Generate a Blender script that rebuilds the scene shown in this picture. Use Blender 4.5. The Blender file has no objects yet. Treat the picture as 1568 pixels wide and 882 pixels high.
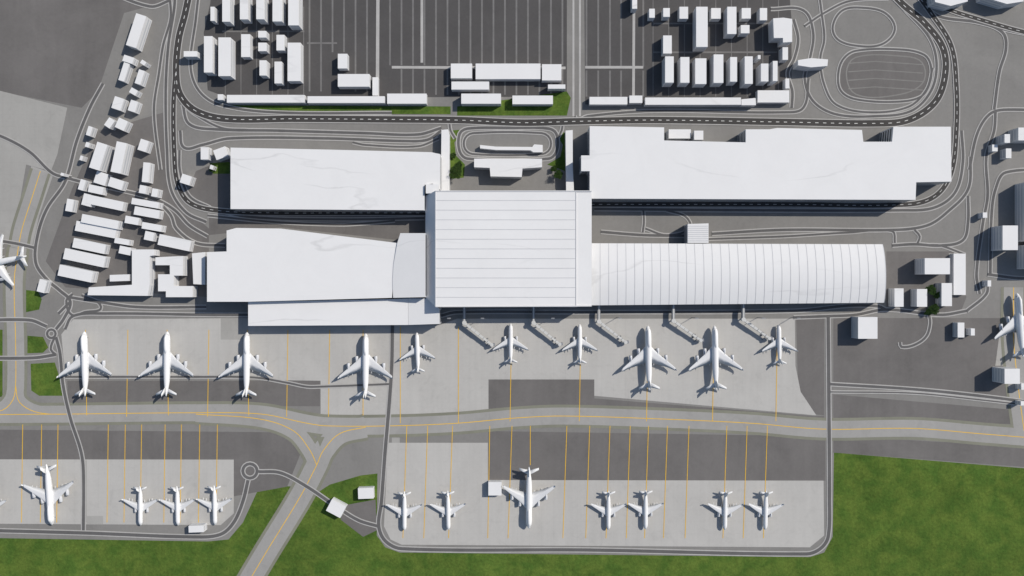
import bpy, bmesh, math, random
from mathutils import Vector, Matrix
random.seed(7)
S=0.6; H=640.0; CX,CY=784.0,441.0
def W(px,py,h=0.0):
    k=S*(H-h)/H
    return ((px-CX)*k,(CY-py)*k)
scene=bpy.context.scene
# ---------------------------------------------------------------- materials
def mat(name,col,var=0.12,scale=0.02,rough=0.85,streak=0.0,fine=0.0,veins=0.0,col2=None,spec=0.3,joints=0.0,jstep=12.0,metal=0.0,stains=0.0,bump=0.0):
    m=bpy.data.materials.new(name); m.use_nodes=True
    nt=m.node_tree; N=nt.nodes; L=nt.links
    b=N['Principled BSDF']; b.inputs['Roughness'].default_value=rough
    b.inputs['Specular IOR Level'].default_value=spec
    b.inputs['Metallic'].default_value=metal
    geo=N.new('ShaderNodeNewGeometry')
    def noise(sc,det=4,dist=0.0,vec=None,rough=0.55):
        n=N.new('ShaderNodeTexNoise'); n.inputs['Scale'].default_value=sc
        n.inputs['Detail'].default_value=det; n.inputs['Distortion'].default_value=dist
        n.inputs['Roughness'].default_value=rough
        L.new(vec if vec else geo.outputs['Position'],n.inputs['Vector']); return n.outputs['Fac']
    def mth(op,a,bb=None,c=None):
        n=N.new('ShaderNodeMath'); n.operation=op
        for i,v in enumerate((a,bb,c)):
            if v is None: continue
            if isinstance(v,(int,float)): n.inputs[i].default_value=v
            else: L.new(v,n.inputs[i])
        return n.outputs[0]
    f=noise(scale,5,0.6,rough=0.62)
    val=mth('MULTIPLY_ADD',mth('SUBTRACT',f,0.5),var*5.0,1.0)
    if fine>0:
        g=noise(0.40,3,rough=0.7)
        val=mth('ADD',val,mth('MULTIPLY',mth('SUBTRACT',g,0.5),fine*4))
    if streak>0:
        mp=N.new('ShaderNodeMapping'); mp.inputs['Scale'].default_value=(0.16,0.012,0.1); mp.inputs['Rotation'].default_value=(0,0,0.03)
        L.new(geo.outputs['Position'],mp.inputs['Vector'])
        g=noise(1.0,4,0.2,mp.outputs['Vector'])
        val=mth('ADD',val,mth('MULTIPLY',mth('SUBTRACT',g,0.5),streak*4))
    if stains>0:
        g=noise(0.07,4,1.2,rough=0.6)
        s_=mth('MINIMUM',mth('MAXIMUM',mth('MULTIPLY',mth('SUBTRACT',g,0.55),6.0),0.0),1.0)
        val=mth('SUBTRACT',val,mth('MULTIPLY',s_,stains))
    if veins>0:
        mp=N.new('ShaderNodeMapping'); mp.inputs['Scale'].default_value=(0.004,0.016,0.02); mp.inputs['Rotation'].default_value=(0,0,0.3)
        L.new(geo.outputs['Position'],mp.inputs['Vector'])
        g=noise(1.0,7,0.2,mp.outputs['Vector'],0.42)
        line=mth('SUBTRACT',1.0,mth('MINIMUM',mth('MULTIPLY',mth('ABSOLUTE',mth('SUBTRACT',g,0.5)),150.0),1.0))
        msk=noise(0.012,2)
        msk2=mth('MINIMUM',mth('MAXIMUM',mth('MULTIPLY',mth('SUBTRACT',msk,0.46),7.0),0.0),1.0)
        val=mth('SUBTRACT',val,mth('MULTIPLY',mth('MULTIPLY',line,msk2),veins))
    if joints>0:
        sep=N.new('ShaderNodeSeparateXYZ'); L.new(geo.outputs['Position'],sep.inputs[0])
        for o in ('X','Y'):
            fr=mth('FRACT',mth('DIVIDE',mth('ADD',sep.outputs[o],5000.0),jstep))
            ln=mth('LESS_THAN',fr,0.04)
            val=mth('SUBTRACT',val,mth('MULTIPLY',ln,joints))
    mx=N.new('ShaderNodeVectorMath'); mx.operation='SCALE'
    if col2:
        cm=N.new('ShaderNodeMix'); cm.data_type='RGBA'
        cm.inputs['A'].default_value=(*col,1); cm.inputs['B'].default_value=(*col2,1)
        g=noise(scale*3.1,5,0.4)
        L.new(mth('MINIMUM',mth('MAXIMUM',mth('MULTIPLY_ADD',mth('SUBTRACT',g,0.5),4.0,0.5),0.0),1.0),cm.inputs['Factor'])
        L.new(cm.outputs['Result'],mx.inputs[0])
    else:
        mx.inputs[0].default_value=col
    L.new(val,mx.inputs['Scale']); L.new(mx.outputs[0],b.inputs['Base Color'])
    if bump>0:
        g=noise(0.28,4,rough=0.7); bp=N.new('ShaderNodeBump'); bp.inputs['Strength'].default_value=bump; bp.inputs['Distance'].default_value=1.0
        L.new(g,bp.inputs['Height']); L.new(bp.outputs[0],b.inputs['Normal'])
    return m
M={}
M['ground']=mat('tarmac_mat',(0.232,0.225,0.213),0.10,0.012,streak=0.03,fine=0.05,stains=.06)
M['asph']=mat('asphalt_mat',(0.160,0.151,0.145),0.13,0.02,streak=0.05,fine=0.05,stains=.07)
M['lot']=mat('carpark_mat',(0.088,0.084,0.083),0.10,0.03,fine=0.06)
M['apron']=mat('apron_concrete_mat',(0.475,0.463,0.438),0.06,0.016,streak=0.035,fine=0.028,joints=.03,jstep=11,stains=.07)
M['oldcon']=mat('old_concrete_mat',(0.375,0.366,0.345),0.07,0.02,streak=0.035,fine=0.028,joints=.03,jstep=11,stains=.06)
M['taxi']=mat('taxiway_mat',(0.345,0.337,0.322),0.07,0.02,streak=0.03,fine=0.028,stains=.09)
M['shoulder']=mat('taxi_shoulder_mat',(0.225,0.225,0.178),0.10,0.03,fine=0.05)
M['kerb']=mat('kerb_mat',(0.44,0.43,0.415),0.10,0.05,fine=0.05)
M['road']=mat('service_road_mat',(0.125,0.122,0.121),0.10,0.05,fine=0.04)
M['hwy']=mat('main_road_mat',(0.058,0.055,0.053),0.10,0.05,fine=0.05)
M['white']=mat('white_marking_mat',(0.70,0.70,0.68),0.1,0.2)
M['yellow']=mat('yellow_marking_mat',(0.80,0.48,0.04),0.08,0.2)
M['stripe']=mat('bay_marking_mat',(0.185,0.180,0.176),0.12,0.1,fine=.06)
M['grass']=mat('grass_mat',(0.108,0.162,0.030),0.15,0.022,fine=0.26,col2=(0.066,0.124,0.022),rough=0.95,spec=0.1,stains=.13,bump=.5)
M['roof']=mat('white_roof_mat',(0.785,0.782,0.778),0.02,0.03,veins=0.15,fine=.008,stains=.012)
M['wall']=mat('white_wall_mat',(0.66,0.66,0.665),0.03,0.08)
M['seam']=mat('roof_seam_mat',(0.57,0.575,0.59),0.05,0.1)
M['glass']=mat('facade_glass_mat',(0.06,0.07,0.085),0.1,0.1,rough=0.25,spec=0.5)
M['pane']=mat('window_strip_mat',(0.47,0.49,0.52),0.05,0.1,rough=0.4)
M['body']=mat('aircraft_white_mat',(0.80,0.80,0.80),0.02,0.2,rough=0.4,spec=0.4)
M['wing']=mat('aircraft_wing_mat',(0.71,0.715,0.72),0.03,0.2,rough=0.45,spec=0.4)
M['engine']=mat('aircraft_engine_mat',(0.58,0.59,0.61),0.03,0.2,rough=0.35,spec=0.5)
M['black']=mat('dark_part_mat',(0.03,0.03,0.035),0.05,0.2,rough=0.4)
M['bridge']=mat('jet_bridge_mat',(0.60,0.60,0.58),0.04,0.2)
M['steel']=mat('steel_mat',(0.25,0.26,0.28),0.05,0.2,rough=0.5)
M['bark']=mat('bark_mat',(0.09,0.065,0.045),0.2,1.0)
M['leaf']=mat('leaf_mat',(0.10,0.17,0.04),0.2,0.5,col2=(0.05,0.10,0.02),rough=0.8)
# ---------------------------------------------------------------- mesh helpers
def finish(name,bm,mats,center=True,smooth=False,recalc=False):
    if recalc: bmesh.ops.recalc_face_normals(bm,faces=bm.faces)
    me=bpy.data.meshes.new(name+'_mesh')
    c=Vector((0,0,0))
    if center and len(bm.verts):
        xs=[v.co.x for v in bm.verts]; ys=[v.co.y for v in bm.verts]
        c=Vector(((min(xs)+max(xs))/2,(min(ys)+max(ys))/2,0))
        bmesh.ops.translate(bm,verts=bm.verts,vec=-c)
    bm.to_mesh(me); bm.free()
    for k in mats: me.materials.append(M[k])
    if smooth:
        for p in me.polygons: p.use_smooth=True
    o=bpy.data.objects.new(name,me); o.location=c
    scene.collection.objects.link(o); return o
def smoothpath(pts,closed=False,step=6):
    P=[Vector(p) for p in pts]; n=len(P); out=[]
    if n==2: return P
    rng=range(n if closed else n-1)
    for i in rng:
        if closed: p0,p1,p2,p3=P[(i-1)%n],P[i],P[(i+1)%n],P[(i+2)%n]
        else: p0,p1,p2,p3=P[max(i-1,0)],P[i],P[i+1],P[min(i+2,n-1)]
        k=max(2,int((p2-p1).length/step))
        d=(p2-p1).length
        t1=(p2-p0); t2=(p3-p1)
        t1=t1.normalized()*d if t1.length>0 else p2-p1
        t2=t2.normalized()*d if t2.length>0 else p2-p1
        for j in range(k):
            t=j/k; a=2*t**3-3*t**2+1; b=t**3-2*t**2+t; c=-2*t**3+3*t**2; e=t**3-t**2
            out.append(p1*a+t1*b+p2*c+t2*e)
    if closed: out.append(out[0].copy())
    else: out.append(P[-1])
    return out
def normals(path):
    ns=[]
    for i in range(len(path)):
        a=path[max(i-1,0)]; b=path[min(i+1,len(path)-1)]
        if i in(0,len(path)-1) and (path[0]-path[-1]).length<1e-6: a=path[-2]; b=path[1]
        d=(b-a).normalized(); ns.append(Vector((-d.y,d.x)))
    return ns
def ribbon(bm,path,w,z,off=0.0,mi=0):
    ns=normals(path); prev=None
    for p,n in zip(path,ns):
        a=p+n*(off+w/2); b=p+n*(off-w/2)
        v=(bm.verts.new((*W(a.x,a.y),z)),bm.verts.new((*W(b.x,b.y),z)))
        if prev:
            f=bm.faces.new((prev[0],prev[1],v[1],v[0])); f.material_index=mi
        prev=v
def dashes(bm,path,w,z,on,offl,off=0.0):
    dense=[]
    for i in range(len(path)-1):
        a,b=path[i],path[i+1]; k=max(1,int((b-a).length/1.0))
        for j in range(k): dense.append(a+(b-a)*(j/k))
    dense.append(path[-1]); ns=normals(dense)
    n=len(dense); i=0
    while i+on<n:
        prev=None
        for q in (i,i+on):
            a=dense[q]+ns[q]*(off+w/2); b=dense[q]+ns[q]*(off-w/2)
            v=(bm.verts.new((*W(a.x,a.y),z)),bm.verts.new((*W(b.x,b.y),z)))
            if prev: bm.faces.new((prev[0],prev[1],v[1],v[0]))
            prev=v
        i+=on+offl
def sheet(name,polys,key,z,dz=0.001):
    bm=bmesh.new()
    for i,p in enumerate(polys):
        vs=[bm.verts.new((*W(x,y),z+dz*i)) for x,y in p]
        f=bm.faces.new(vs)
        f.normal_update()
        if f.normal.z<0: f.normal_flip()
    return finish(name,bm,[key])
# ---------------------------------------------------------------- ground
bm=bmesh.new()
B=6000
bm.faces.new([bm.verts.new(v) for v in((-B,-B,0),(B,-B,0),(B,B,0),(-B,B,0))])
finish('ground',bm,['grass'])
sheet('tarmac_area',[[(-900,-1200),(2500,-1200),(2500,730),(1568,717),(1277,693),(1275,822),(1262,846),(1240,853),(612,846),(590,838),(577,820),(578,725),(552,728),(505,742),(470,765),(436,820),(400,882),(330,1000),(290,1000),(370,882),(447,745),(410,742),(396,748),(372,800),(350,826),(318,829),(0,824),(-900,815)]],'ground',0.010)
sheet('dark_tarmac_area',[
 [(-300,-300),(262,-300),(262,0),(190,20),(150,140),(125,165),(0,140),(-300,110)],
 [(190,190),(258,170),(262,300),(320,350),(320,455),(100,440),(70,400),(110,290),(150,200)],
],'asph',0.015)
sheet('asphalt_and_shadow_area',[
 [(-300,655),(440,662),(462,690),(440,745),(358,760),(358,703),(-300,703)],
 [(103,583),(490,583),(490,622),(104,622)],
 [(748,581),(910,581),(910,610),(1245,637),(1262,637),(1262,650),(748,632)],
 [(748,660),(1264,668),(1264,736),(748,736)],
 [(1219,487),(1262,487),(1262,636),(1246,634),(1222,596)],
 [(1276,487),(1700,487),(1700,630),(1276,588)],
 [(1276,604),(1700,640),(1700,655),(1276,640)],
 [(1276,668),(1700,690),(1700,725),(1276,693)],
 [(520,775),(575,765),(577,812),(556,822),(522,796)],
 [(300,262),(353,240),(353,320),(310,318),(285,300)],  # garage's shadow on its west side, painted as a dark patch
 [(320,330),(650,330),(650,372),(430,348),(320,360)],
 [(1357,385),(1460,385),(1480,455),(1470,480),(1357,470)],
],'asph',0.022)
sheet('apron',[
 [(94,512),(112,489),(380,487),(673,498),(700,488),(1217,488),(1218,560),(1226,600),(1250,636),(910,606),(910,581),(748,581),(748,636),(491,640),(491,583),(100,576)],
 [(-300,703),(358,704),(358,786),(338,804),(-300,800)],
 [(594,678),(747,678),(747,735),(1261,736),(1262,820),(1240,838),(615,834),(598,826),(588,806)],
],'apron',0.04)
sheet('old_apron',[
 [(-300,90),(0,139),(103,165),(88,236),(78,262),(40,252),(20,370),(-300,360)],
 [(48,254),(82,266),(60,330),(50,375),(26,370)],
 [(1540,440),(1640,440),(1640,560),(1524,560)],
 [(1453,388),(1479,388),(1479,452),(1453,452)],
],'oldcon',0.047)
sheet('apron_patch',[
 [(131,705),(133,705),(133,800),(131,800)],[(133,790),(158,790),(158,803),(133,803)],
 [(338,487),(380,487),(380,520),(338,520)],
 [(600,678),(612,678),(612,670),(600,670)],
],'oldcon',0.054)
lots=[[(312,50),(322,5),(340,-250),(868,-250),(868,148),(350,150),(318,138)],
      [(893,-250),(1190,-250),(1212,30),(1212,118),(1196,160),(896,160)]]  # dark car park; its eastern part also paints in the building shadows
sheet('car_park_and_shadow',lots,'lot',0.036)
sheet('test_track',[[(1283,118),(1290,92),(1310,78),(1380,76),(1415,84),(1425,100),(1424,125),(1410,148),(1370,156),(1310,152),(1288,140)]],'asph',0.036)
bm=bmesh.new(); z=0.045
x=474
while x<868:
    y1=100 if x>596 else 140
    if abs(x-516)<14: y1=80
    z+=.0005
    ribbon(bm,[Vector((x,-240)),Vector((x,y1))],2.6,z)
    if x>600 : ribbon(bm,[Vector((x,106)),Vector((x,145))],2.6,z)
    x+=17.6
for x in (898,916,934,951,985): ribbon(bm,[Vector((x,-240)),Vector((x,102))],2.6,z); ribbon(bm,[Vector((x,108)),Vector((x,148))],2.6,z)
for x in range(345,466,24): ribbon(bm,[Vector((x,10)),Vector((x,145))],1.2,z)
for x in range(1000,1200,24): ribbon(bm,[Vector((x,0)),Vector((x,148))],1.2,z)
for a,b in (((470,66),(516,66)),((340,48),(466,48)),((1000,80),(1190,80)),((1000,36),(1190,36))):
    ribbon(bm,[Vector(a),Vector(b)],2.4,z+0.003)
finish('parking_bay_marking',bm,['stripe'])
bm=bmesh.new()
for i in range(4):
    y=97+i*13
    ribbon(bm,[Vector((1299,y)),Vector((1340,y-3)),Vector((1413,y+2))],1.6,0.05)
ribbon(bm,smoothpath([(1296,112),(1310,88),(1380,86),(1412,96),(1412,128),(1370,146),(1310,144)],True),2.0,0.053)
finish('test_track_marking',bm,['ground'])
bm=bmesh.new()
for i,(a,b,w) in enumerate([((580,-240),(578,120),5),((646,-240),(646,96),4),((600,103),(866,104),4),((896,103),(985,103),4),((972,-240),(970,148),4),((878,-240),(878,178),3),((888,-240),(888,178),3)]):
    ribbon(bm,[Vector(a),Vector(b)],w,0.075+0.002*i)
finish('kerb',bm,['kerb'])
sheet('grass_verge',[
 [(340,161),(690,163),(690,175),(420,174),(360,168)],
 [(700,163),(868,140),(874,150),(868,177),(700,177)],
 [(688,200),(714,198),(696,218),(698,238),(712,252),(710,272),(688,274)],
 [(866,203),(850,203),(862,222),(858,240),(838,252),(866,262)],
 [(40,444),(58,446),(64,458),(60,474),(40,478)],
 [(42,514),(66,516),(74,532),(66,540),(42,541)],
 [(47,557),(84,555),(92,580),(96,606),(60,606),(48,598)],
 [(-60,500),(4,505),(4,608),(-60,606)],
 [(321,250),(352,248),(352,266),(326,266)],
],'grass',0.06)
# ---------------------------------------------------------------- taxiways
tw=[
 ([(-200,636),(100,634),(300,632),(400,634),(470,648),(500,652),(600,652),(700,648),(790,640),(860,637),(1000,641),(1150,648),(1260,657),(1400,656),(1500,664),(1700,680)],26),
 ([(340,960),(405,850),(460,760),(485,712),(495,690),(520,664),(560,654)],32),
 ([(300,634),(400,642),(450,660),(475,690),(485,712)],24),
 ([(28,380),(22,430),(24,520),(24,590),(20,612),(4,628),(-40,634)],26),
 ([(62,262),(50,300),(34,350),(28,380)],24),
 ([(24,590),(30,616),(60,632),(120,634)],22),
 ([(1552,440),(1552,520),(1560,600),(1568,660)],30),
]
bm=bmesh.new(); bm2=bmesh.new(); bm3=bmesh.new()
for i,(p,w) in enumerate(tw):
    sp=smoothpath(p)
    ribbon(bm,sp,w+9,0.095+i*0.002); ribbon(bm2,sp,w,0.115+i*0.002)
    ribbon(bm3,sp,1.05,0.140+i*0.002)
finish('taxiway_shoulder',bm,['shoulder']); finish('taxiway',bm2,['taxi'])
k=0.16
def yl(x0,y0,x1,y1,w=0.95):
    global k
    ribbon(bm3,[Vector((x0,y0)),Vector((x1,y1))],w,k); k+=0.0006
for x in (131,256,379,556): yl(x,505,x+2 if x<400 else x,636)
for x in (196,320,441,505): yl(x,505,x-2,638)
for x in (613,702): yl(x,500,x,648)
for x in (783,889,992,1093,1190): yl(x,530,x-2,645)
for x in (620,652,690,747,781,865,900,931,962,990,1019,1052,1110,1141,1172): yl(x+3,652,x-3 if x!=747 else x,824)
for x in (34,63,88,165,191,216,252,277,305,332): yl(x+1,650,x-1,800)
yl(812,652,812,712)
finish('taxiway_centreline_marking',bm3,['yellow'])
sheet('taxiway_island',[[(485,669),(497,669),(490,684)]],'shoulder',0.135)
# ---------------------------------------------------------------- service roads
R=[
 ([(601,498),(600,560),(596,620),(590,690),(584,770),(580,805),(590,828),(615,840),(900,842),(1235,848),(1256,840),(1268,822),(1270,760),(1269,600),(1268,484)],5,0),
 ([(100,504),(112,484),(160,480),(320,482),(380,482)],4,0),
 ([(673,484),(700,478),(905,478),(1215,476),(1300,468),(1345,469),(1356,474)],4,0),
 ([(1215,486),(1268,484),(1310,482),(1356,474),(1440,482),(1480,476)],4,0),
 ([(86,516),(92,540),(97,590),(108,640),(124,690),(128,720),(128,812)],4.5,0),
 ([(-60,492),(45,490),(72,500)],4.5,0),
 ([(86,504),(98,488),(108,462),(92,445),(72,428),(55,402),(58,360),(72,320),(100,278),(118,215),(138,165),(158,128)],4.5,0),
 ([(108,462),(90,480)],4,0),
 ([(106,455),(150,462),(210,470),(316,470)],4,0),
 ([(112,450),(102,460),(110,482),(130,478),(155,470),(125,452)],3.5,0),
 ([(-60,548),(50,548),(86,543)],4.5,0),
 ([(-60,811),(130,816),(300,822),(338,818),(358,800),(372,768),(380,735)],5,0),
 ([(396,722),(430,724),(470,745),(510,772),(548,796),(580,806)],4.5,0),
 ([(84,516),(78,535),(86,543)],3.5,0),
 ([(-60,360),(20,372),(56,380)],4,0),
 ([(-60,190),(0,208),(45,232),(82,266),(110,272)],4,0),
 ([(100,577),(300,577),(390,578),(440,586),(470,592),(490,592),(596,588)],3,0),
 ([(248,-60),(262,20),(250,70),(244,110),(236,170),(246,260)],3.5,0),
 ([(262,-60),(268,0),(258,70),(254,140),(256,230),(262,290),(285,325),(316,340)],4,0),
 ([(150,-20),(230,10),(262,0)],4,0),
 ([(100,272),(140,282),(180,290),(240,306),(268,322),(290,345),(318,362)],4,0),
 ([(240,306),(262,330),(270,350),(300,372),(345,376)],4,0),
 ([(310,-60),(300,30),(292,100),(304,138),(335,160),(420,172),(600,173)],3.5,0),
 ([(280,160),(290,190),(330,198),(420,200),(560,204),(640,206),(676,196)],4,0),
 ([(276,200),(282,226),(310,222),(352,212),(500,212),(620,216),(655,214),(676,200)],4,0),
 ([(280,160),(300,176),(340,196),(380,199)],3,0),
 ([(540,218),(560,222),(640,224),(672,212)],3,0),
 ([(275,230),(276,262),(290,300),(322,318)],3.5,0),
 ([(318,318),(380,332),(520,336),(650,334)],3.5,0),
 ([(318,330),(420,340),(520,344),(560,342),(605,338)],3,0),
 ([(704,205),(716,197),(780,196),(840,197),(852,205),(852,232),(840,243),(716,243),(704,232)],4,1),
 ([(712,212),(724,204),(830,204),(842,212),(842,228),(830,236),(724,236),(712,228)],3,1),
 ([(688,186),(690,200),(697,212)],3,0),([(862,186),(860,200),(855,210)],3,0),
 ([(880,178),(884,184),(900,178),(1000,170),(1200,172),(1230,165),(1238,120)],3.5,0),
 ([(1215,30),(1222,60),(1216,90),(1206,112),(1213,140),(1212,165)],4,0),
 ([(1180,14),(1230,16),(1245,50),(1240,90),(1232,120),(1245,155),(1280,175),(1340,178),(1395,170),(1425,140),(1434,100),(1424,60),(1390,20),(1350,-20)],3.5,0),
 ([(1250,-40),(1258,20),(1262,60),(1256,90),(1262,130),(1280,160),(1330,172),(1390,164),(1418,138),(1428,104)],3,0),
 ([(1275,40),(1290,16),(1320,12),(1355,20),(1370,45),(1350,68),(1310,70),(1282,60)],3,1),
 ([(1283,118),(1290,92),(1310,78),(1380,76),(1415,84),(1425,100),(1424,125),(1410,148),(1370,156),(1310,152),(1288,140)],3,1),
 ([(1232,40),(1262,20),(1300,2),(1360,-2)],3,0),
 ([(1472,200),(1474,250),(1462,295),(1430,318),(1380,322),(1150,322),(910,320)],4,0),
 ([(1486,240),(1482,290),(1450,325),(1420,345),(1370,352),(1200,352),(1090,358)],4,0),
 ([(1482,300),(1482,340),(1474,368),(1440,376),(1400,374),(1366,376)],4,0),
 ([(920,355),(985,360),(1052,361)],4,0),
 ([(985,322),(986,340),(984,356)],3,0),
 ([(988,350),(1020,360),(1056,350),(1050,332),(1020,322)],3,0),
 ([(1085,366),(1200,362),(1300,356),(1366,354),(1370,372)],3,0),
 ([(1400,352),(1408,362),(1404,374)],3,0),
 ([(1640,172),(1540,168),(1515,175),(1496,205),(1484,260)],4,0),
 ([(1524,172),(1522,200),(1510,240),(1512,300),(1505,340),(1495,420),(1500,450)],4,0),
 ([(1522,168),(1530,110),(1540,75),(1535,50),(1500,35),(1440,26),(1415,10)],4,0),
 ([(1640,60),(1560,50),(1500,35)],4,0),
 ([(1640,262),(1540,264),(1524,290),(1518,330),(1516,420)],4,0),
 ([(1512,420),(1560,426),(1640,426)],4,0),
 ([(1478,390),(1440,376),(1425,375)],3,0),
 ([(1270,588),(1400,596),(1500,606),(1640,624)],4,0),
 ([(1272,600),(1400,602),(1500,612),(1640,628)],2,0),
 ([(1378,524),(1380,531),(1400,528),(1418,515),(1424,495),(1422,480)],3.5,0),
 ([(1480,476),(1510,450),(1512,430)],4,0),
]
circles=[(383,721,11),(79,511,6.5)]
for cx,cy,r in circles:
    R.append(([(cx+r*math.cos(a*math.pi/4),cy+r*math.sin(a*math.pi/4)) for a in range(8)],4.5 if r>8 else 3.5,1))
bmA=bmesh.new(); bmB=bmesh.new()
for i,(p,w,c) in enumerate(R):
    sp=smoothpath(p,bool(c),4)
    ribbon(bmA,sp,w+3.2,0.200+0.0015*i); ribbon(bmB,sp,w,0.310+0.0015*i)
finish('service_road_kerb',bmA,['kerb']); finish('service_road',bmB,['road'])
MR=[
 ([(300,-60),(284,20),(274,60),(270,110),(276,145),(300,170),(345,182),(450,182),(600,183),(700,184),(800,188),(880,186),(1000,184),(1200,187),(1340,189),(1390,184),(1430,158),(1446,120),(1444,75),(1415,35),(1380,5),(1340,-40)],10),
 ([(270,100),(266,160),(267,230),(272,280),(290,310),(330,322),(420,326),(520,326),(652,326)],7),
 ([(905,313),(1200,313),(1390,313),(1432,300),(1456,265),(1464,200),(1464,130),(1456,70),(1425,20),(1380,-40)],7),
 ([(1380,-20),(1440,10),(1500,30),(1580,52),(1640,60)],6),
]
bmA=bmesh.new(); bmB=bmesh.new(); bmC=bmesh.new()
for i,(p,w) in enumerate(MR):
    sp=smoothpath(p,False,4)
    ribbon(bmA,sp,w+2.6,0.405+0.002*i); ribbon(bmB,sp,w,0.415+0.002*i)
    dashes(bmC,sp,0.9 if w==10 else .65,0.425+0.002*i,5,7,0)
finish('main_road_kerb',bmA,['kerb']); finish('main_road',bmB,['hwy']); finish('road_lane_marking',bmC,['white'])
# ---------------------------------------------------------------- buildings
def prism_into(bm,poly,hs,base=0.0,wins=None,mi_w=0,mi_r=1,mi_g=2,parapet=True):
    if isinstance(hs,(int,float)): hs=[hs]*len(poly)
    top=[Vector((*W(x,y,h),h)) for (x,y),h in zip(poly,hs)]
    area=sum(top[i].x*top[(i+1)%len(top)].y-top[(i+1)%len(top)].x*top[i].y for i in range(len(top)))
    if area<0: top.reverse(); hs=hs[::-1]
    n=len(top)
    tv=[bm.verts.new(v) for v in top]; bv=[bm.verts.new((v.x,v.y,base)) for v in top]
    for i in range(n):
        j=(i+1)%n
        f=bm.faces.new((bv[i],bv[j],tv[j],tv[i])); f.material_index=mi_w
    ft=bm.faces.new(tv); ft.material_index=mi_r
    if parapet:
        r=bmesh.ops.inset_region(bm,faces=[ft],thickness=0.45,depth=-0.5,use_even_offset=True)
        for f in r['faces']: f.material_index=mi_w
    if wins:
        for i in range(n):
            a,b=top[i],top[(i+1)%n]; d=Vector((b.x-a.x,b.y-a.y,0)); l=d.length
            if l<3.5: continue
            d.normalize(); nn=Vector((d.y,-d.x,0))*0.05
            hh=min(a.z,b.z); zz=1.0
            while zz+2.6<hh:
                q=[Vector((a.x,a.y,0))+d*1.0+nn,Vector((a.x,a.y,0))+d*(l-1.0)+nn]
                f=bm.faces.new([bm.verts.new((q[0].x,q[0].y,base+zz)),bm.verts.new((q[1].x,q[1].y,base+zz)),bm.verts.new((q[1].x,q[1].y,base+zz+wins[1])),bm.verts.new((q[0].x,q[0].y,base+zz+wins[1]))])
                f.material_index=mi_g; zz+=wins[0]
def building(name,poly,h,glass='pane',wins=(3.6,1.4),parapet=True):
    bm=bmesh.new(); prism_into(bm,poly,h,0,wins,parapet=parapet)
    return finish(name,bm,['wall','roof',glass])
def rot(cx,cy,w,l,a):
    a=math.radians(a); c,s=math.cos(a),math.sin(a)
    return [(cx+x*c-y*s,cy+x*s+y*c) for x,y in((-w/2,-l/2),(w/2,-l/2),(w/2,l/2),(-w/2,l/2))]
def rc(x0,y0,x1,y1): return [(x0,y0),(x1,y0),(x1,y1),(x0,y1)]
building('parking_garage',[(353,226),(500,229),(660,233),(674,236),(674,290),(663,290),(663,281),(650,283),(650,322),(353,320)],20,'glass',(4,2.2))
building('terminal_hall',[(903,193),(1017,195),(1017,215),(1142,218),(1142,198),(1178,198),(1190,196),(1320,199),(1322,217),(1366,217),(1368,194),(1456,194),(1457,278),(1403,279),(1402,306),(903,304),(903,262),(890,262),(890,238),(903,238)],22,'glass',(4,2.2))
building('terminal_annex',rc(1024,198,1058,212),12); building('terminal_annex',rc(1063,200,1077,214),15)
bm=bmesh.new()
prism_into(bm,[(317,386),(347,385),(347,353),(362,349),(430,350),(608,372),(600,456),(380,462),(317,462)],20,0,(4,2.2))
sl=lambda x:20.3+(x-600)*0.095
pp=[(608.3,372),(613,357),(651,357),(651,455),(602,456),(601,430),(602.5,405)]
prism_into(bm,pp,[sl(x) for x,y in pp],0,(4,2.2),parapet=False)
finish('departures_building',bm,['wall','roof','glass'])
bm=bmesh.new()
prism_into(bm,[(380,462.3),(596,458),(625,457),(625,497.5),(380,499)],15,0,(4,2.6))
prism_into(bm,[(625.3,457),(655,457),(673,473),(673,496),(625.3,497.5)],[15,16.6,17.6,17.6,15],0,(4,2.6),parapet=False)
finish('gate_building',bm,['wall','roof','glass'])
bm=bmesh.new()
prism_into(bm,[(667,292),(882,292),(882,470),(667,470)],27,0,(4.5,2.8),parapet=False)
prism_into(bm,[(882.3,292),(906,292),(906,468),(882.3,470)],26.6,0,(4.5,2.8),parapet=False)
prism_into(bm,[(651.5,300),(666.8,292),(666.8,470),(651.5,455)],[17,26.9,26.9,17],0,None,parapet=False)
def bar(bm,a,b,w,z0,z1,mi):
    a=Vector(a);b=Vector(b); d=(b-a).normalized(); n=Vector((-d.y,d.x))*w/2
    q=[a+n,a-n,b-n,b+n]
    vt=[bm.verts.new((v.x,v.y,z1)) for v in q]; vb=[bm.verts.new((v.x,v.y,z0)) for v in q]
    fs=[bm.faces.new(vt),bm.faces.new(vb[::-1])]
    for i in range(4): fs.append(bm.faces.new((vb[i],vb[(i+1)%4],vt[(i+1)%4],vt[i])))
    for f in fs: f.material_index=mi
for i in range(1,12):
    y=292+i*178/12
    bar(bm,W(667.5,y,27),W(881.5,y,27),0.55,26.8,27.12,3)
bar(bm,W(882,292,27),W(882,470,27),0.7,26.5,27.25,3)
bar(bm,W(667,292,27),W(667,470,27),0.6,26.5,27.3,3)
bar(bm,W(667,292.6,27),W(906,292.6,27),0.9,26.3,27.5,0)
bar(bm,W(667,469.5,27),W(906,468.5,27),0.9,26.3,27.5,0)
finish('central_terminal',bm,['wall','roof','glass','seam'])
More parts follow.
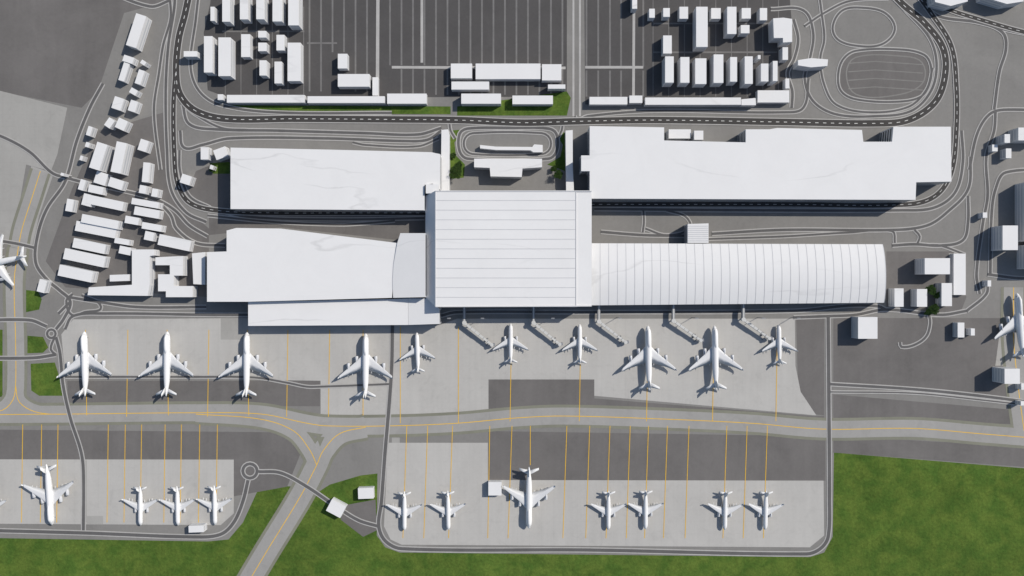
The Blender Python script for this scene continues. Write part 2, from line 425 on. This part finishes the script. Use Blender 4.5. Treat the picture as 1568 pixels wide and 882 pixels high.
# barrel roofed pier
bm=bmesh.new()
nu=14
def pier(u,t,lift=0.0):
    y0=372.5+1.5*t; y1=467.5-4*t
    y=y0+(y1-y0)*u; z=14.5+4.2*math.sin(math.pi*u)**0.9+lift
    xe=1352+4*math.sin(math.pi*u)**0.7+2*u
    x=906+(xe-906)*t
    return Vector((*W(x,y,z),z))
nt_=34
g=[[bm.verts.new(pier(i/nu,t/nt_)) for i in range(nu+1)] for t in range(nt_+1)]
for t in range(nt_):
    for i in range(nu):
        f=bm.faces.new((g[t][i],g[t][i+1],g[t+1][i+1],g[t+1][i])); f.material_index=1; f.smooth=True
for t in range(1,nt_+1):
    tt=t/nt_-0.0003
    pw=0.0016
    prev=None
    for i in range(nu+1):
        a=pier(i/nu,min(1,tt+pw/2),0.12); b=pier(i/nu,tt-pw/2,0.12)
        v=(bm.verts.new(a),bm.verts.new(b))
        if prev:
            f=bm.faces.new((prev[0],prev[1],v[1],v[0])); f.material_index=3
        prev=v
for i in (0,nu):
    for t in range(nt_):
        a,b=g[t][i].co,g[t+1][i].co
        f=bm.faces.new([bm.verts.new(q) for q in((a.x,a.y,0),(b.x,b.y,0),(b.x,b.y,b.z),(a.x,a.y,a.z))]); f.material_index=0
        e=0.06 if i==0 else -0.06
        f=bm.faces.new([bm.verts.new(q) for q in((a.x+.6,a.y+e,1),(b.x-.6,b.y+e,1),(b.x-.6,b.y+e,b.z-1.5),(a.x+.6,a.y+e,a.z-1.5))]); f.material_index=2
for i in range(nu):
    a,b=g[nt_][i].co,g[nt_][i+1].co
    f=bm.faces.new([bm.verts.new(q) for q in((a.x,a.y,0),(b.x,b.y,0),(b.x,b.y,b.z),(a.x,a.y,a.z))]); f.material_index=0
finish('gate_pier_building',bm,['wall','roof','glass','seam'])
bm=bmesh.new(); prism_into(bm,[(1053,343),(1085,342),(1085,372),(1053,372)],14,0,(3.6,1.8),parapet=False)
for i in range(1,9):
    y=343+i*3.2; bar(bm,W(1053.5,y,14),W(1084.5,y,14),0.5,13.9,14.2,3)
finish('pier_entrance_building',bm,['wall','roof','glass','seam'])
building('access_ramp_building',[(676,199),(686,198),(688,205),(688,292),(675,292)],9)
building('access_ramp_building',[(866,200),(877,199),(877,255),(879,292),(867,292)],9)
building('office_building',[(726,243),(830,243),(830,256),(800,258),(799,271),(751,270),(750,257),(726,256)],11)
building('bus_station_canopy',[(735,222),(760,224.5),(815,225),(818,221),(831,222),(831,233),(817,233),(812,230),(760,229.5),(735,227)],5)
building('terminal_annex',rc(652,282,672,296),23)
def shrink(r,h):
    # r gives the full extent of roof + visible walls; return the roof outline
    if len(r)==4: cx,cy,w,l,a=(r[0]+r[2])/2,(r[1]+r[3])/2,r[2]-r[0],r[3]-r[1],0
    else: cx,cy,w,l,a=r
    lx=min(abs(cx-CX)*h/H,.4*w); ly=min(abs(cy-CY)*h/H,.4*l)
    cx+=math.copysign(lx/2,cx-CX); cy+=math.copysign(ly/2,cy-CY)
    return rot(cx,cy,w-lx-.6,l-ly-.6,a)
def add(name,h,*rs):
    for r in rs:
        hh=h*random.uniform(0.85,1.15); building(name,shrink(r,hh),hh)
add('hangar_block',12,(340,-8,360,41),(367,-8,387,37),(392,-8,412,38),(417,-8,438,40),(441,-8,464,47),(334,57,361,123))
add('hangar_block',12,(312,55,333,117))
add('warehouse',9,(322,10,333,38),(369,52,388,92),(395,47,413,63),(395,65,413,83),(423,53,440,82),(440,65,465,129),(397,92,414,121),(420,94,436,132))
add('warehouse',8,(517,82,535,109),(517,113,569,137),(281,78,309,92))
add('perimeter_building',6,(333,144,346,156),(347,145,470,160),(470.5,147,592,161),(570,118,581,149),(592.5,143,655,162))
add('rental_car_building',8,(690,97,724,124),(728,97,828,125),(829,98,860,127),(691,124.5,750,141),(706,143,768,163),(784,146,847,163),(838,129,866,140))
add('warehouse',9,(965,-10,976,20),(991,13,1003,33),(1012,12,1026,32),(1037,10,1054,34),(1085,12,1104,34),(1131,12,1150,34),(1129,38,1148,57),(1158,12,1175,37),(1012,54,1029,87),(1192,72,1207,97))
add('office_block',13,(1060,10,1084,80),(1107,10,1128,60),(1013,86,1032,134),(1036,87,1056,134),(1059,89,1082,135),(1086,83,1108,134),(1111,87,1129,132),(1132,86,1153,136),(1157,97,1177,132),(1157,84,1165,95),(1178,93,1191,132))
building('office_block',[(1184,28),(1200,27),(1213,29),(1213,64),(1199,65),(1199,58),(1185,58)],13)
building('hangar_block',[(1222,92),(1242,89),(1268,91),(1267,101),(1242,103),(1222,100)],12)
add('perimeter_building',7,(901,148,961,163),(961.5,146,984,161),(984.5,149,1135,164),(1156,138,1209,160),(1198,120,1209,139))
building('perimeter_building',[(1135.5,152),(1157,150),(1157.6,161),(1135.5,161)],7)
A=18
add('warehouse',12,(213,50,26,58,A),(156,241,28,46,A),(187,243,27,52,12))
add('workshop_building',8,(200,93,24,15,A),(222,98,14,11,35),(193,112,16,33,A),(217,120,16,27,A),(208,142,19,13,30),(184,160,23,23,A),(207,164,19,21,A),
 (171,190,18,18,35),(190,192,24,20,25),(139,202,12,18,A),(136,223,11,11,A),(126,243,8,10,A),(223,224,21,21,A),(227,265,18,33,5),(222,291,18,15,10),(240,296,16,15,10),
 (158,274,26,21,A),(181,282,30,17,A),(128,284,14,19,A),(150,291,30,14,12),(97,268,9,7,A),(110,315,18,21,10))
add('cargo_shed',8,(164,311,64,16,12),(137,307,22,20,15),(157,340,66,15,11),(150,352,70,17,11),(140,377,58,16,12),(133,395,72,18,12),(120,419,62,18,12),(205,338,28,13,10),(228,326,46,15,10),(195,384,26,13,12),(232,362,22,15,12),(236,348,38,12,10),(226,312,50,12,10),(270,372,56,18,12),(190,370,30,10,10))
building('airport_office_building',[(202,382),(236,382),(236,391),(229,392),(229,436),(226,453),(134,452),(136,440),(202,436)],10)
building('airport_office_building',[(238,394),(280,392),(280,422),(266,422),(266,438),(295,438),(295,455),(254,455),(254,446),(242,446),(242,420),(260,420),(260,406),(238,406)],10)
building('airport_office_building',[(294,388),(314,386),(314,436),(296,435)],11)
building('workshop_building',[(168,421),(198,420),(198,430),(168,431)],8)
add('workshop_building',8,(316,236,18,22,0),(341,236,26,19,-20),(288,276,23,17,18),(326,257,10,9,20))
add('gatehouse',8,(68,438,20,20,15))
add('cargo_building',17,(1400,395,1455,421))
add('cargo_building',10,(1432,433,1458,469),(1394,442,1420,470),(1360,441,1384,470))
add('cargo_shed',5,(1455,388,1479,452))
add('fire_station_building',15,(1303,484,1344,519))
add('cargo_building',16,(1519,345,1559,385),(1553,278,1640,372),(1522,561,1562,588),(1556,374,1640,413))
add('workshop_building',7,(1459,493,1477,517),(1482,502,1493,514),(1500,325,1512,335),(1508,429,1518,439),(1513,221,1528,234),(1534,227,1549,245),(1558,585,1572,597),(1558,612,1570,621))
add('office_block',12,(1543,195,1600,220),(1532,205,1547,223))
building('office_block',[(1430,-14),(1478,-22),(1482,2),(1456,9),(1432,3)],12)
building('office_block',[(1504,-34),(1560,-34),(1568,2),(1542,6),(1508,-4)],12)
add('maintenance_building',7,(516,777,28,24,28),(561,754,26,20,-2),(303,808,29,15,-2),(758,747,21,24,0))
# ---------------------------------------------------------------- aircraft
def loft(bm,rings,mi,cap=True,smooth=True):
    vs=[[bm.verts.new(p) for p in r] for r in rings]
    n=len(vs[0])
    for a,b in zip(vs,vs[1:]):
        for i in range(n):
            f=bm.faces.new((a[i],a[(i+1)%n],b[(i+1)%n],b[i])); f.material_index=mi; f.smooth=smooth
    if cap:
        for r in (vs[0],vs[-1]):
            f=bm.faces.new(r); f.material_index=mi
def foil(x,yle,yte,z,th,vertical=False):
    c=yle-yte; prof=[(0,0),(0.06,0.32),(0.25,0.5),(0.55,0.4),(1,0.03),(0.55,-0.3),(0.25,-0.4),(0.06,-0.25)]
    if vertical: return [Vector((x+t*th*1.0,yle-s*c,z)) for s,t in prof]
    return [Vector((x,yle-s*c,z+t*th)) for s,t in prof]
def airliner_mesh(name,L,R,span,gear,eng_r,wide):
    bm=bmesh.new(); zc=gear+R
    prof=[(0,.04,-.32),(.006,.22,-.3),(.02,.45,-.25),(.045,.70,-.15),(.08,.88,-.07),(.12,.98,-.01),(.15,1,0),(.4,1,0),(.64,1,0),(.74,.92,.06),(.82,.76,.18),(.90,.52,.34),(.96,.31,.48),(1,.13,.58)]
    Y=lambda t:L/2-t*L
    rings=[]
    for t,r,dz in prof:
        rings.append([Vector((R*r*math.cos(a*math.tau/18),Y(t),zc+dz*R+R*r*math.sin(a*math.tau/18))) for a in range(18)])
    loft(bm,rings,0)
    if wide:
        loft(bm,[[Vector((R*.66*q*math.cos(a*math.tau/14),Y(t),zc+R*.55+R*.85*q2*math.sin(a*math.tau/14))) for a in range(14)] for t,q,q2 in((.05,.12,.1),(.065,.5,.45),(.085,.78,.8),(.11,.95,.97),(.20,1,1),(.27,.95,.9),(.34,.5,.55))],0)
    hs=span/2
    zw=zc-0.55*R
    st=[(0,.30,.585,1.6),(R/hs,.325,.58,1.5),(.34,.425,.605,.85),(.72,.56,.655,.42),(.96,.645,.70,.2),(1.0,.665,.70,.12)] if wide else [(0,.31,.58,1.5),(R/hs,.345,.575,1.4),(.36,.425,.592,.8),(.75,.545,.645,.4),(.97,.615,.675,.18),(1.0,.635,.675,.12)]
    def wing_y(s):
        for a,b in zip(st,st[1:]):
            if a[0]<=s<=b[0]:
                k=(s-a[0])/(b[0]-a[0]); return a[1]+(b[1]-a[1])*k
    for sg in(1,-1):
        loft(bm,[foil(sg*hs*s,Y(a),Y(b),zw+hs*s*0.09,th*R/2.8) for s,a,b,th in st],1)
        loft(bm,[foil(sg*hs*1.0,Y(st[-1][1]),Y(st[-1][2]),zw+hs*.09,.2),foil(sg*(hs*1.0+.5),Y(st[-1][1]+.02),Y(st[-1][2]+.006),zw+hs*.09+1.8,.1)],0)
        loft(bm,[foil(0,Y(.865),Y(.955),zc+R*.35,.6),foil(sg*hs*.19,Y(.908),Y(.968),zc+R*.42,.4),foil(sg*hs*.385,Y(.953),Y(.988),zc+R*.5,.2)],1)
        for es in ((.36,.66) if wide else (.34,)):
            er_=eng_r*(1 if not wide else .9)
            ex=sg*hs*es; el=er_*3.5; ey=Y(wing_y(es))+el*.38; ez=zw+hs*es*.09-er_*1.1
            er=[(1.0,.86),(.92,1.0),(.5,1.05),(.1,.9),(-.35,.62)]
            loft(bm,[[Vector((ex+er_*q*math.cos(a*math.tau/14),ey-el*.5+el*p,ez+er_*q*math.sin(a*math.tau/14))) for a in range(14)] for p,q in er],2)
            c=[Vector((ex+er_*.78*math.cos(a*math.tau/14),ey+el*.505,ez+er_*.78*math.sin(a*math.tau/14))) for a in range(14)]
            f=bm.faces.new([bm.verts.new(p) for p in c]); f.material_index=3
            loft(bm,[foil(ex,ey+el*.3,ey-el*.5,ez+er_*.6,.5,True),foil(ex,ey+el*.1,ey-el*.7,ez+er_*1.35,.5,True)],2)
        for s in(.2,.5,.66):
            yy=Y(.58+.09*s); xx=sg*hs*s
            loft(bm,[[Vector((xx+.3*q*math.cos(a*math.tau/6),yy+dy,zw+hs*s*.09-.35+.3*q*math.sin(a*math.tau/6))) for a in range(6)] for dy,q in((2,.2),(.8,1),(-.8,.9),(-1.9,.1))],1)
        nwin=int(L*0.5)
        for i in range(nwin):
            t=.14+.62*i/nwin; y=Y(t); zz=zc+R*.22; xw=sg*R*.985
            q=[(xw,y,zz-.2),(xw,y-.35,zz-.2),(xw*0.985,y-.35,zz+.22),(xw*0.985,y,zz+.22)]
            f=bm.faces.new([bm.verts.new(p) for p in q]); f.material_index=3
        for t0,t1,a0,a1 in((.032,.046,.10,.24),(.034,.05,.26,.40)):
            def sp(t,a):
                for (ta,ra,da),(tb,rb,db) in zip(prof,prof[1:]):
                    if ta<=t<=tb:
                        k=(t-ta)/(tb-ta); r=ra+(rb-ra)*k; dd=da+(db-da)*k
                        an=math.pi/2-sg*a*math.pi
                        return Vector((R*r*1.02*math.cos(an),Y(t),zc+dd*R+R*r*1.02*math.sin(an)))
            f=bm.faces.new([bm.verts.new(sp(t0+a0*.02,a0)),bm.verts.new(sp(t1+a0*.02,a0)),bm.verts.new(sp(t1+a1*.03,a1)),bm.verts.new(sp(t0+a1*.03,a1))]); f.material_index=3
        gx=sg*R*1.25; gy=Y(.53)
        loft(bm,[[Vector((gx+.18*math.cos(a),gy+.18*math.sin(a),z)) for a in(0,1.57,3.14,4.71)] for z in(.5,zw)],2)
        for dx in(-.45,.45):
            for dy in ((-.8,.8) if wide else (0,)):
                loft(bm,[[Vector((gx+dx+e,gy+dy+.6*math.cos(a*math.tau/10),.6+.6*math.sin(a*math.tau/10))) for a in range(10)] for e in(-.18,.18)],3)
    loft(bm,[[Vector((R*q*1.05*math.cos(a*math.tau/12),Y(t),zc-R*.45+R*q*.7*math.sin(a*math.tau/12))) for a in range(12)] for t,q in((.29,.2),(.34,.95),(.55,.98),(.62,.2))],0)
    fh=L*.135 if wide else L*.155
    loft(bm,[foil(0,Y(.835),Y(.955),zc+R*.75,.55,True),foil(0,Y(.88),Y(.965),zc+R*.8+fh*.45,.4,True),foil(0,Y(.94),Y(.99),zc+R*.8+fh,.25,True)],0)
    loft(bm,[[Vector((.14*math.cos(a),Y(.1)+.14*math.sin(a),z)) for a in(0,1.57,3.14,4.71)] for z in(.4,zc-R*.8)],2)
    for dx in(-.3,.3):
        loft(bm,[[Vector((dx+e,Y(.1)+.42*math.cos(a*math.tau/10),.42+.42*math.sin(a*math.tau/10))) for a in range(10)] for e in(-.13,.13)],3)
    bmesh.ops.recalc_face_normals(bm,faces=bm.faces)
    me=bpy.data.meshes.new(name); bm.to_mesh(me); bm.free()
    for k_ in('body','wing','engine','black'): me.materials.append(M[k_])
    return me
wide=airliner_mesh('wide_body_airliner_mesh',61.0,2.95,50.5,2.6,1.75,True)
narrow=airliner_mesh('narrow_body_airliner_mesh',36.5,1.95,31.5,1.7,1.15,False)
def plane(me,nm,x,y,ang,sc=1.0,z=0.06):
    o=bpy.data.objects.new(nm,me); scene.collection.objects.link(o)
    wx,wy=W(x,y,5); o.location=(wx,wy,z); o.rotation_euler=(0,0,math.radians(ang)); o.scale=(sc,)*3
for x,y,a in((130.5,557,2),(256,557,0),(378,558,0),(560,560,0),(993,548,1),(1095,548,1),(1561,498,4)): plane(wide,'wide_body_airliner',x,y,a,.965)
plane(wide,'wide_body_airliner',810,762,180,.93); plane(wide,'wide_body_airliner',76,757,184,.92)
plane(wide,'wide_body_airliner',-4,402,102,.93)
for x,y,a in((639,540,2),(782,526,0),(888,527,0),(1194,528,1),(214,775,180),(271,775,181),(328,774,181),(619,783,180),(686,782,181),(932,782,180),(989,781,180),(1111,782,179),(1173,782,179),(-18,776,180)):
    plane(narrow,'narrow_body_airliner',x,y,a)
# ---------------------------------------------------------------- jet bridges
def box3(bm,a,b,w,za,zb,h,mi):
    a=Vector(a);b=Vector(b); d=(b-a).normalized(); n=Vector((-d.y,d.x))*w/2
    vs=[]
    for p,z in((a,za),(b,zb)):
        for s in(1,-1):
            for dz in(0,h): vs.append(bm.verts.new((p.x+n.x*s,p.y+n.y*s,z+dz)))
    for q in((0,1,3,2),(4,6,7,5),(0,4,5,1),(2,3,7,6),(1,5,7,3),(0,2,6,4)):
        f=bm.faces.new([vs[i] for i in q]); f.material_index=mi
def cyl(bm,c,r,z0,z1,mi,n=14):
    loft(bm,[[Vector((c[0]+r*math.cos(a*math.tau/n),c[1]+r*math.sin(a*math.tau/n),z)) for a in range(n)] for z in(z0,z1)],mi,smooth=False)
def jet_bridge(x,y0,y1,ex,ey):
    bm=bmesh.new()
    a=Vector(W(x,y0,6)); b=Vector(W(x,y1,6)); c=Vector(W(ex,ey,5))
    box3(bm,a,b,2.6,4.2,4.2,2.8,1)
    box3(bm,a,b,1.1,7.05,7.05,.3,0)
    cyl(bm,b,1.9,4.0,7.6,0); cyl(bm,b,.6,0,4.0,1)
    d=(c-b).normalized(); L=(c-b).length
    m=b+d*L*.52
    box3(bm,b+d*1.6,m,2.1,4.4,4.0,2.5,0)
    box3(bm,m-d*1.5,c,1.8,3.9,3.4,2.3,0)
    for i in range(6):
        p=b+d*(3+i*L*.15); box3(bm,p,p+d*.25,2.3,4.3-.15*i,4.3-.15*i,2.65,1)
    cyl(bm,c,1.6,3.2,6.0,0)
    n=Vector((-d.y,d.x))
    box3(bm,c,c+ (Vector((1,0.1)).normalized())*2.8,2.6,3.3,3.3,2.5,1)
    s=b+d*L*.8
    box3(bm,s-n*2,s+n*2,.8,.9,.9,.5,1)
    for sg in(-1,1):
        box3(bm,s+n*sg*1.3-d*.15,s+n*sg*1.3+d*.15,.3,1.2,1.2,2.5,1)
        q=s+n*sg*2.0; loft(bm,[[Vector((q.x+n.x*e+d.x*.55*math.cos(t*.6283),q.y+n.y*e+d.y*.55*math.cos(t*.6283),.6+.55*math.sin(t*.6283))) for t in range(10)] for e in(-.2,.2)],2)
    s2=b+d*L*.9
    for i in range(8): box3(bm,s2-n*(1.2+i*.4),s2-n*(1.6+i*.4),.9,3.2-i*.4,3.2-i*.4,.1,1)
    finish('jet_bridge',bm,['bridge','steel','black'],recalc=True)
for a in((711,467,494,753,528),(817,467,494,857,527),(917,467,492,958,524),(1031,466,491,1073,521),(1138,464,489,1178,518)): jet_bridge(*a)
def mast(x,y,h=16):
    bm=bmesh.new(); c=W(x,y)
    cyl(bm,c,.25,0,h,0,8); box3(bm,(c[0]-1.6,c[1]),(c[0]+1.6,c[1]),.6,h,h,.4,0)
    for i in(-1.2,-.4,.4,1.2): box3(bm,(c[0]+i-.25,c[1]-.5),(c[0]+i+.25,c[1]-.5),.4,h-.3,h-.3,.35,1)
    finish('light_mast',bm,['steel','bridge'],recalc=True)
for x,y in((690,486),(740,486),(845,486),(945,486),(1060,486),(1160,486),(1212,486)): mast(x,y)
# ---------------------------------------------------------------- trees
def tree(x,y,r,h):
    bm=bmesh.new(); c=Vector((*W(x,y,h*.7),0))
    def limb(p,q,r0,r1):
        d=(q-p).normalized(); u=d.orthogonal().normalized(); v=d.cross(u)
        loft(bm,[[P+u*rr*math.cos(a*math.tau/7)+v*rr*math.sin(a*math.tau/7) for a in range(7)] for P,rr in((p,r0),(q,r1))],0)
    limb(c,c+Vector((0,0,h*.55)),.45,.25)
    cl=[]
    for i in range(13):
        a=i*2.4; rr=r*math.sqrt((i+.5)/13)*.8
        q=c+Vector((rr*math.cos(a),rr*math.sin(a),h*random.uniform(.55,.95)-rr*.25))
        limb(c+Vector((0,0,h*random.uniform(.3,.5))),q,.18,.05); cl.append((q,r*random.uniform(.22,.42)))
    for q,cr in cl:
        for _ in range(260):
            d=Vector((random.gauss(0,1),random.gauss(0,1),random.gauss(0,.8))).normalized()*cr*random.uniform(.4,1.1)
            p=q+d; s=random.uniform(.18,.42)
            u=Vector((random.uniform(-1,1),random.uniform(-1,1),random.uniform(-.5,.5))).normalized(); v=u.orthogonal().normalized()
            f=bm.faces.new([bm.verts.new(p+u*s),bm.verts.new(p+v*s*.7),bm.verts.new(p-u*s),bm.verts.new(p-v*s*.7)]); f.material_index=1
    finish('broadleaf_tree',bm,['bark','leaf'])
for t in((698,264,6.4,15),(855,267,4.2,9),(848,258,3,6),(1426,444,5,13),(1431,474,5.2,9),(325,259,3,5),(702,254,3.8,8),(694,238,2.6,5),(1436,452,3.2,7),(1422,478,3.2,6)): tree(*t)
# ---------------------------------------------------------------- light, sky, camera
E=41; az=Vector((0.86,0.50)).normalized()
sd=Vector((az.x*math.cos(math.radians(E)),az.y*math.cos(math.radians(E)),math.sin(math.radians(E))))
sun=bpy.data.lights.new('sun','SUN'); sun.energy=3.65; sun.angle=math.radians(.5); sun.color=(1,.945,.865)
so=bpy.data.objects.new('sun',sun); scene.collection.objects.link(so); so.rotation_euler=sd.to_track_quat('Z','Y').to_euler(); so.location=(0,0,300)
w=bpy.data.worlds.new('World'); scene.world=w; w.use_nodes=True
sky=w.node_tree.nodes.new('ShaderNodeTexSky'); sky.sky_type='NISHITA'; sky.sun_disc=False
sky.sun_elevation=math.radians(E); sky.sun_rotation=math.atan2(sd.x,sd.y)
w.node_tree.links.new(sky.outputs[0],w.node_tree.nodes['Background'].inputs[0]); w.node_tree.nodes['Background'].inputs[1].default_value=0.088
cam=bpy.data.cameras.new('camera'); co=bpy.data.objects.new('camera',cam); scene.collection.objects.link(co)
co.location=(0,0,H); cam.sensor_width=36; cam.lens=36*H/(1568*S); cam.clip_end=20000; cam.clip_start=1
scene.camera=co
scene.view_settings.view_transform='Standard'; scene.view_settings.look='None'; scene.view_settings.exposure=0
